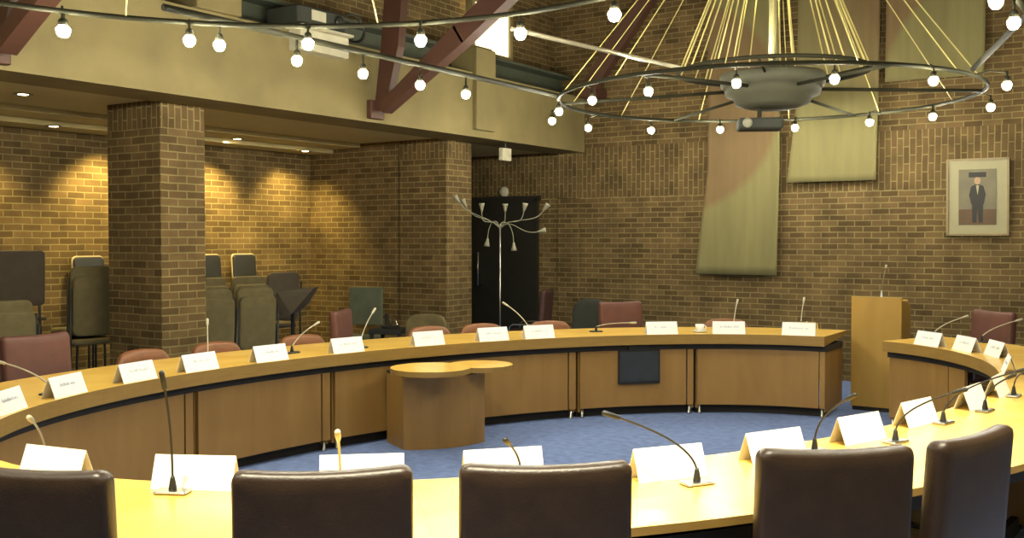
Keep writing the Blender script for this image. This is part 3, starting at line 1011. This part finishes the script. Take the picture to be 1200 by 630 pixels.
# -------------------------------------------------------------- floor lamp
LD = 11.3
lp2 = EYE + ray(586, 300) * (LD / ray(586, 300).dot(FW0))
r = empty('floor_lamp', (lp2.x, lp2.y, 0), YAW); tag(r, 'white floor lamp with many curved arms and small cone shades before the black door', 'lamp')
PXM = LD / F
zof = lambda y: H + (YH - y) / F * LD
mb = MB(); mb.lathe([(.14, 0), (.14, .015), (.03, .03), (.014, .05)], 24); mb.build('base', 'steelfoot', r)
mb = MB(); mb.tube([(0, 0, .03), (0, 0, zof(262))], .008, 8); mb.build('pole', 'steelfoot', r)
ARMS = [((545, 240), (-.5, .2, .9), .12), ((565, 246), (0, 0, 1), -.1), ((592, 246), (0, 0, 1), .1), ((614, 246), (.2, 0, 1), -.12),
        ((638, 245), (.6, 0, .8), .05), ((632, 271), (1, 0, .2), -.08), ((571, 281), (-.1, 0, -1), .06), ((602, 286), (.05, 0, -1), -.05), ((538, 236), (-.6, 0, .8), -.1)]
for (ax, ay), dv, dep in ARMS:
    e = Vector(((ax - 586) * PXM, dep, zof(ay))); dv = Vector(dv).normalized()
    s0 = Vector((0, 0, zof(268))); c0 = Vector((e.x * .45, dep * .4, zof(256 if dv.z > 0 else 248)))
    tail = e - dv * .05
    k1 = s0 + Vector((e.x * .28, dep * .3, .15)); k2 = tail - dv * .16
    path = [s0 * (1 - q_) ** 3 + k1 * 3 * q_ * (1 - q_) ** 2 + k2 * 3 * q_ * q_ * (1 - q_) + tail * q_ ** 3 for q_ in [i / 14 for i in range(15)]] + [e]
    mb = MB(); mb.tube(path, .0045, 6); ar = mb.build('arm', 'lampwhite', r)
    mb = MB()
    q = Vector((0, 0, 1)).rotation_difference(dv).to_matrix().to_4x4()
    mb.lathe([(.010, -.02), (.014, .0), (.028, .05), (.032, .072), (.027, .071), (.011, .01)], 14, 0, Matrix.Translation(e) @ q)
    mb.build('shade', 'lampwhite', ar)

# ----------------------------------------------------- banners and picture
def banner(name, pts_left, pts_right, z0, z1, mat, label, y=11.76, lean=.0):
    """cloth between the left and right edge curves x(z); hangs in front of the back wall"""
    nx, nz = 26, 40
    vs, fs = [], []

    def xl(z, P):
        for (za, xa), (zb, xb) in zip(P[:-1], P[1:]):
            if za <= z <= zb or z < P[0][0]:
                return xa + (xb - xa) * (z - za) / (zb - za)
        return P[-1][1]
    T = .012
    rows = []
    for side in (0, 1):
        for j in range(nz + 1):
            z = z0 + (z1 - z0) * j / nz
            a, b = xl(z, pts_left), xl(z, pts_right)
            for i in range(nx + 1):
                u = i / nx; x = a + (b - a) * u
                yy = y + .022 * math.sin(u * 9 + .4 * z) * (1 - .5 * j / nz) + .03 * math.sin(u * PI) - side * -T
                vs.append((x, yy, z))
    n1 = (nx + 1) * (nz + 1)
    for j in range(nz):
        for i in range(nx):
            a = j * (nx + 1) + i
            fs.append((a, a + 1, a + nx + 2, a + nx + 1)); fs.append((n1 + a + 1, n1 + a, n1 + a + nx + 1, n1 + a + nx + 2))
    for j in range(nz):
        a = j * (nx + 1); fs.append((a + nx + 1, n1 + a + nx + 1, n1 + a, a)); a += nx; fs.append((a, n1 + a, n1 + a + nx + 1, a + nx + 1))
    for i in range(nx):
        fs.append((i, n1 + i, n1 + i + 1, i + 1))
    r = empty(name, ((pts_left[0][1] + pts_right[0][1]) / 2, y, z0)); tag(r, label, 'banner')
    mb = MB(); mb.add([Vector(v) - Vector(r.location) for v in vs], fs, 0, None, True)
    # keep object coordinates in room space for the dye pattern
    o = mb.build('cloth', mat, r)
    mb = MB(); zt = z1 - z0
    w_ = pts_right[-1][1] - pts_left[-1][1]; cx = (pts_right[-1][1] + pts_left[-1][1]) / 2 - r.location.x
    mb.tube([(cx - w_ / 2 - .04, .02, zt + .01), (cx + w_ / 2 + .04, .02, zt + .01)], .018, 8); mb.build('hanging_rod', 'greysteel', r)
    return r


OLV, PNK = (.17, .148, .058), (.155, .10, .043)
M['ban1'] = banner_mat('banner_dye_low', OLV, PNK, (-.75, 0, 2.05), 1.28, True)
M['ban2'] = banner_mat('banner_dye_mid', OLV, PNK, (1.0, 0, 2.1), 1.05, True, .5)
M['ban3'] = banner_mat('banner_dye_high', OLV, PNK, (.75, 0, -.1), 1.28, False, .04)
banner('wall_banner', [(1.2, -5.13), (2.45, -4.98), (5.6, -4.98)], [(1.2, -4.10), (2.5, -4.07), (5.6, -4.07)], 1.2, 5.6, 'ban1', 'lowest hanging cloth banner, reddish above a pale curve, left of the other two')
banner('wall_banner', [(2.29, -3.99), (3.2, -3.88), (5.6, -3.86)], [(2.29, -2.97), (3.2, -2.95), (5.6, -2.93)], 2.29, 5.6, 'ban2', 'middle cloth banner on the brick wall, ending above the lectern')
banner('wall_banner', [(3.37, -2.89), (5.6, -2.87)], [(3.37, -1.87), (5.6, -1.86)], 3.37, 5.6, 'ban3', 'highest hanging cloth banner, above the framed portrait at right')

pa, pb = atY(1109, 276, 11.86), atY(1184, 184, 11.86)
x0, x1, z0, z1 = pa.x, pb.x, pa.z, pb.z
w_, h_ = x1 - x0, z1 - z0
r = empty('framed_portrait', ((x0 + x1) / 2, 11.86, z0)); tag(r, 'framed portrait photograph with wide cream mat on the brick wall', 'picture')
r.rotation_euler = (math.radians(3), 0, 0)
mb = MB(); fw_ = .022
for s in (-1, 1):
    mb.box((s * (w_ / 2 - fw_ / 2), 0, h_ / 2), (fw_, .035, h_)); mb.box((0, 0, h_ / 2 + s * (h_ / 2 - fw_ / 2)), (w_, .035, fw_))
mb.build('frame', 'frame', r)
mb = MB(); mb.box((0, .006, h_ / 2), (w_ - fw_, .012, h_ - fw_)); mb.build('mat_board', 'mat', r)
pw, ph = w_ * .60, h_ * .72
mb = MB(); mb.box((0, -.002, h_ * .5 + ph * .14), (pw, .006, ph * .72), 0); mb.box((0, -.002, h_ * .5 - ph * .36), (pw, .006, ph * .28), 1)
mb.box((-pw * .42, -.004, h_ * .5 + ph * .12), (pw * .10, .006, ph * .62), 0); mb.box((0, -.0045, h_ * .5 + ph * .40), (pw * .46, .006, ph * .09), 2)
pr_ = mb.build('print', ['photo_wall', 'photo_floor', 'suit'], r)
# standing figure in the photograph
fg = MB(); cz = h_ * .5 - ph * .46
def flat(poly, mi): fg.add([(a, -.0065, cz + b) for a, b in poly], [tuple(range(len(poly)))], mi)
S = ph * .82
flat([(-.10 * S, 0), (-.02 * S, 0), (.0, .30 * S), (.03 * S, 0), (.11 * S, 0), (.12 * S, .45 * S), (-.11 * S, .45 * S)], 0)
flat([(-.12 * S, .40 * S), (.13 * S, .40 * S), (.17 * S, .62 * S), (.12 * S, .80 * S), (.03 * S, .84 * S), (-.04 * S, .84 * S), (-.13 * S, .79 * S), (-.17 * S, .6 * S)], 0)
fg.add([(a, -.0072, cz + b) for a, b in [(-.03 * S, .82 * S), (.005 * S, .60 * S), (.035 * S, .82 * S)]], [(0, 1, 2)], 1)
fg.add([(.065 * S * math.cos(q), -.0074, cz + .92 * S + .085 * S * math.sin(q)) for q in [2 * PI * k / 16 for k in range(16)]], [tuple(range(16))], 2)
fg.build('pictured_figure', ['suit', 'mat', 'skin'], pr_)

# --------------------------------------------------------- small fittings
p = atX(592, 181, -6.9)
r = empty('hanging_light_box', p, 0); tag(r, 'small white box hanging on a rod under the concrete beam', 'light box')
mb = MB(); mb.box((0, 0, 0), (.06, .19, .15), 0, None, .01); mb.build('housing', 'beige', r)
mb = MB(); mb.tube([(0, 0, .07), (0, 0, 2.785 - p.z)], .012, 6); mb.build('rod', 'cord', r)
p = atY(591, 225, 11.87)
mb = MB(); mb.lathe([(.075, 0), (.075, .02), (.05, .04), (.0, .045)], 20, 0, TR(p, (PI / 2, 0, 0))); o = mb.build('smoke_detector', 'beige')
tag(o, 'round pale detector on the brick wall above the black door', 'detector')

# projector on the beam
pc = atX(362, 17, -6.8)
r = empty('projector', (-6.83, pc.y, 3.53)); tag(r, 'dark projector with pale label standing on a shelf at the concrete beam', 'projector')
mb = MB(); mb.box((0, 0, .10), (.42, .62, .17), 0, None, .03); mb.build('body', 'charcoal', r)
mb = MB(); mb.box((.214, -.06, .11), (.006, .18, .09)); mb.build('label_plate', 'beige', r)
mb = MB(); mb.lathe([(.05, 0), (.055, .03), (.04, .04)], 16, 0, TR((.20, .20, .10), (0, PI / 2, 0))); mb.build('lens', 'black', r)
mb = MB()
for a in (-.2, .2):
    mb.lathe([(.02, 0), (.02, .02)], 8, 0, TR((0, a, 0)))
mb.build('feet', 'black', r)
mb = MB(); mb.box((-6.70, pc.y + .03, 3.41), (.16, .62, .19), 0, None, .01); mb.box((-6.80, pc.y, 3.515), (.5, .66, .02)); o = mb.build('projector_shelf', 'beige')
tag(o, 'pale bracket shelf on the concrete beam carrying the dark projector', 'shelf')
q0 = Vector((-6.72, pc.y + .365, 3.62))
mb = MB(); mb.tube([q0 + Vector((.0, .14 + .17 * math.cos(a) * (1 - .1 * k / 40), .02 + .13 * math.sin(a))) for k, a in enumerate([PI + 2 * PI * i / 26 for i in range(44)])], .012, 6); o = mb.build('cable_coil', 'cord')
tag(o, 'black cable coil hanging beside the projector on the beam', 'cable')

# --------------------------------------------------- light rings and rails
ZB = 2.83; ZR = 2.945
R1 = Vector((-3.37, 9.26)); RR1 = 1.9
R2 = Vector((-3.23, 2.61)); RR2 = 2.41


def lamp(parent, x, y, tubex=None, tubey=None, drop=.0):
    """lamp holder with bulb; hangs from the rail"""
    mb = MB()
    if tubex is not None:
        mb.tube([(tubex, tubey, ZR), ((tubex + x) / 2, (tubey + y) / 2, ZR + .015), (x, y, ZR - .01)], .006, 6)
    mb.tube([(x, y, ZR + (.03 if tubex is None else .0)), (x, y, ZB + .055)], .008, 6)
    mb.lathe([(.012, ZB + .075), (.022, ZB + .065), (.026, ZB + .035), (.022, ZB + .028)][::-1], 12, 0, TR((x, y, 0)))
    h_ = mb.build('lamp_holder', 'greysteel', parent)
    mb = MB()
    mb.lathe([(.004, ZB - .034), (.02, ZB - .03), (.032, ZB - .012), (.036, ZB + .012), (.022, ZB + .03)], 12, 0, TR((x, y, 0)))
    mb.build('bulb', 'bulb', h_)


def circ(c, R, n=72):
    return [(c.x + R * math.cos(2 * PI * i / n), c.y + R * math.sin(2 * PI * i / n), ZR) for i in range(n)]


r1 = empty('light_ring', (0, 0, 0)); tag(r1, 'far circular rail chandelier with grey drum, fanned cables and bare lamps', 'chandelier')
mb = MB(); mb.tube(circ(R1, RR1), .018, 8, 0, None, True); mb.build('rail', 'greysteel', r1)
FARL = [(647, 142), (655, 131), (694, 118), (689, 150), (763, 153), (844, 152), (930, 149), (1014, 143), (1093, 137), (1161, 126), (763, 108), (863, 98), (978, 93), (1094, 95), (1185, 100)]
for (x, y) in FARL:
    p = atz(x, y, ZB); v = Vector((p.x, p.y)) - R1; L = v.length
    L2 = RR1 + max(-.2, min(.26, L - RR1)); u = v.normalized(); q = R1 + u * L2; tq = R1 + u * RR1
    lamp(r1, q.x, q.y, tq.x, tq.y)
DC = EYE + ray(905, 109) * (9.5 / ray(905, 109).dot(FW0)); DX, DY = DC.x, DC.y
mb = MB(); mb.lathe([(.20, 2.83), (.24, 2.84), (.33, 2.87), (.36, 2.93), (.42, 2.95), (.44, 3.0), (.45, 3.03), (.47, 3.04), (.48, 3.13), (.46, 3.15), (.2, 3.15)], 40, 0, TR((DX, DY, 0))); mb.build('drum', 'drum', r1)
for k in range(6):
    a = 2 * PI * k / 6 + .35
    mb = MB(); mb.tube([(DX + .4 * math.cos(a), DY + .4 * math.sin(a), 3.0), (R1.x + RR1 * math.cos(a), R1.y + RR1 * math.sin(a), ZR)], .016, 8); mb.build('spoke', 'greysteel', r1)
mb = MB(); mb.tube([(DX + .86 * math.cos(2 * PI * i / 48), DY + .86 * math.sin(2 * PI * i / 48), 3.17) for i in range(48)], .018, 8, 0, None, True); mb.build('inner_hoop', 'greysteel', r1)
for k in range(4):
    a = 2 * PI * k / 4 + .2
    mb = MB(); mb.tube([(DX + .45 * math.cos(a), DY + .45 * math.sin(a), 3.1), (DX + .86 * math.cos(a), DY + .86 * math.sin(a), 3.17)], .012, 6); mb.build('hoop_arm', 'greysteel', r1)
APX = Vector((DX, DY, 5.3))
for k in range(22):
    a = 2 * PI * (k + .37 * (k % 2) ) / 22 + .1
    e = Vector((DX + .86 * math.cos(a), DY + .86 * math.sin(a), 3.17)); d0 = (e - APX).normalized()
    mb = MB(); mb.tube([e, e.lerp(APX + Vector((math.cos(a), math.sin(a), 0)) * .05, .5) + Vector((math.cos(a), math.sin(a), 0)) * -.03, APX + Vector((math.cos(a), math.sin(a), 0)) * .05], .0075, 5); mb.build('cable', 'cable', r1)
for k in range(12):
    a = 2 * PI * k / 12 + .2
    e = Vector((R1.x + RR1 * math.cos(a), R1.y + RR1 * math.sin(a), ZR))
    mb = MB(); mb.tube([e, APX + Vector((math.cos(a), math.sin(a), 0)) * .06], .005, 5); mb.build('cable', 'cable', r1)
mb = MB(); mb.tube([(DX, DY, 3.1), (DX, DY, CEIL)], .035, 10); mb.lathe([(.12, 5.2), (.14, 5.24), (.14, 5.36), (.1, 5.4)], 20, 0, TR((DX, DY, 0))); mb.build('mast', 'drum', r1)
# four light strips inside the cable fan
mb = MB(); mb.lathe([(.05, 3.15), (.05, 3.19), (.03, 3.2)], 14, 0, TR((DX - .12, DY - .1, 0))); mb.build('uplight_can', 'drum', r1)

# projector under the drum
p = EYE + ray(890, 146) * (9.4 / ray(890, 146).dot(FW0))
r = empty('projector', (p.x, p.y, p.z - .05), math.radians(33.7 - 8)); tag(r, 'dark projector hanging under the grey drum of the far light ring', 'projector')
mb = MB(); mb.box((0, 0, .05), (.40, .30, .10), 0, None, .025); mb.build('body', 'charcoal', r)
mb = MB(); mb.lathe([(.04, 0), (.045, .03), (.032, .035)], 16, 0, TR((-.12, -.145, .05), (PI / 2, 0, 0))); mb.build('lens', 'lampwhite', r)
dl = DC.z
mb = MB(); mb.tube([(.0, .0, .10), (.0, .0, 2.828 - (p.z - .05))], .02, 8); mb.build('mount_pole', 'greysteel', r)

r2 = empty('light_ring', (0, 0, 0)); tag(r2, 'near circular light rail with bare lamps at the top of the photo', 'chandelier')
mb = MB(); mb.tube(circ(R2, RR2), .016, 8, 0, None, True); mb.build('rail', 'greysteel', r2)
NEARL = [(75, 37), (222, 48), (361, 52), (493, 48), (610, 40), (720, 18)]
for (x, y) in NEARL:
    p = atz(x, y, ZB); lamp(r2, p.x, p.y, *(lambda v: (R2.x + v.x * RR2, R2.y + v.y * RR2))((Vector((p.x, p.y)) - R2).normalized()))
for k in range(10):       # the near half of the ring passes above and behind the camera's frame
    a = math.radians(158 + 24.5 * k)
    x, y = R2.x + RR2 * math.cos(a), R2.y + RR2 * math.sin(a)
    lamp(r2, x, y)
for k in range(10):
    a = 2 * PI * k / 10 + .1
    mb = MB(); mb.tube([(R2.x + RR2 * math.cos(a), R2.y + RR2 * math.sin(a), ZR), (R2.x + .06 * math.cos(a), R2.y + .06 * math.sin(a), 5.6)], .005, 5); mb.build('cable', 'cable', r2)
mb = MB(); mb.tube([(R2.x, R2.y, 5.5), (R2.x, R2.y, CEIL)], .035, 10); mb.build('mast', 'drum', r2)

# straight rails tying the two rings together
ROWL = [(254, 54), (344, 72), (424, 87), (493, 100), (553, 110)]
xs = [atz(x, y, ZB) for x, y in ROWL]
xm = sum(p.x for p in xs) / len(xs)
r3 = empty('light_rail', (0, 0, 0)); tag(r3, 'straight light rail with five bare lamps along the concrete beam', 'light rail')
mb = MB(); mb.tube([(xm, 3.9, ZR + .045), (xm, 8.4, ZR + .045)], .022, 8); mb.build('rail', 'greysteel', r3)
for p in xs: lamp(r3, xm, p.y)
r4 = empty('light_rail', (0, 0, 0)); tag(r4, 'straight light rail with two bare lamps at the top right corner', 'light rail')
mb = MB(); mb.tube([(-.86, 3.2, ZR + .045), (-.86, 6.9, ZR + .045), (-1.5, 8.9, ZR + .045)], .022, 8); mb.build('rail', 'greysteel', r4)
for x, y in [(1192, 27), (1165, 3)]:
    p = atz(x, y, ZB); lamp(r4, -.86, p.y)
for yy in (4.4, 5.05):
    lamp(r4, -.86, yy)
pA, pB = atz(600, 34, 2.99), atz(804, 81, 2.99)
mb = MB(); mb.tube([pA, pB], .016, 8); o = mb.build('link_rail', 'bright_rail'); tag(o, 'pale straight bar linking the near and far light rings', 'bar')

# gallery downlights
for px, py, lab in ((27, 110, 'small round downlight in the gallery soffit at the left edge'), (62, 135, 'round downlight in the gallery soffit left of the brick pillar'),
                    (278, 157, 'round downlight in the gallery soffit just right of the brick pillar'), (357, 167, 'brightest round downlight in the gallery soffit before the far pillar')):
    z = 2.80
    p = atz(px, py, z)
    p.x = max(p.x, -9.0)
    zz = 2.80 if p.x > -8.55 else (2.75 if p.x > -9.0 else 2.70)
    r = empty('downlight', (p.x, p.y, zz)); tag(r, lab, 'downlight', 'downlights in the gallery soffit')
    mb = MB(); mb.lathe([(.055, -.006), (.075, -.006), (.078, 0), (.055, .0)], 20); mb.build('trim_ring', 'lampwhite', r)
    mb = MB(); mb.lathe([(.052, -.004), (.03, -.008), (.0, -.009)][::-1], 20); mb.build('lens', 'down', r)

# ------------------------------------------------------------------ lights
def light(kind, loc, power, col, **kw):
    l = bpy.data.lights.new('light', kind); l.energy = power; l.color = col
    for k, v in kw.items(): setattr(l, k, v)
    o = bpy.data.objects.new('light', l); COL.objects.link(o); o.location = loc
    return o


def aim(o, tgt):
    o.rotation_euler = (Vector(tgt) - o.location).to_track_quat('-Z', 'Y').to_euler()


# wall-washing gallery spots
for (x, y, z), tx, ty, pw in (((-8.95, 5.0, 2.72), -9.4, 5.0, 100), ((-8.95, 6.4, 2.72), -9.4, 6.5, 165), ((-8.95, 7.75, 2.72), -9.4, 7.8, 200), ((-8.9, 8.85, 2.72), -9.35, 9.1, 110), ((-8.95, 3.7, 2.72), -9.4, 3.8, 90)):
    o = light('SPOT', (x, y, z), pw, (1., .77, .28), spot_size=math.radians(100), spot_blend=.8, shadow_soft_size=.04); aim(o, (tx, ty, 1.35))
# uplight in the drum shining on the cable fan and the banners
o = light('SPOT', (DX - .1, DY - .1, 3.22), 80, (1., .86, .42), spot_size=math.radians(74), spot_blend=.5, shadow_soft_size=.08); aim(o, (DX, DY + .6, 5.4))

# unseen spots added at ceiling height to brighten the near side of the table
for (x, y), tg, pw in (((-2.4, .4), (-2.7, 2.35), 2500), ((-.2, 1.4), (-1.4, 3.3), 2500), ((.9, 3.6), (-.8, 4.9), 2300)):
    o = light('SPOT', (x, y, CEIL - .3), pw, (1., .93, .66), spot_size=math.radians(36), spot_blend=.8, shadow_soft_size=.12); aim(o, (tg[0], tg[1], .75))

w = bpy.data.worlds.new('world'); scn.world = w; w.use_nodes = True
w.node_tree.nodes['Background'].inputs[0].default_value = (.9, .75, .45, 1); w.node_tree.nodes['Background'].inputs[1].default_value = .02

# ------------------------------------------------------------------ output
vs_ = scn.view_settings
scn.display_settings.display_device = 'sRGB'
vs_.view_transform = 'Standard'; vs_.look = 'None'; vs_.gamma = 1; vs_.exposure = 0.55; vs_.use_curve_mapping = False
scn.cycles.max_bounces = 6; scn.cycles.diffuse_bounces = 4; scn.cycles.sample_clamp_indirect = 4.
scn.cycles.use_denoising = True
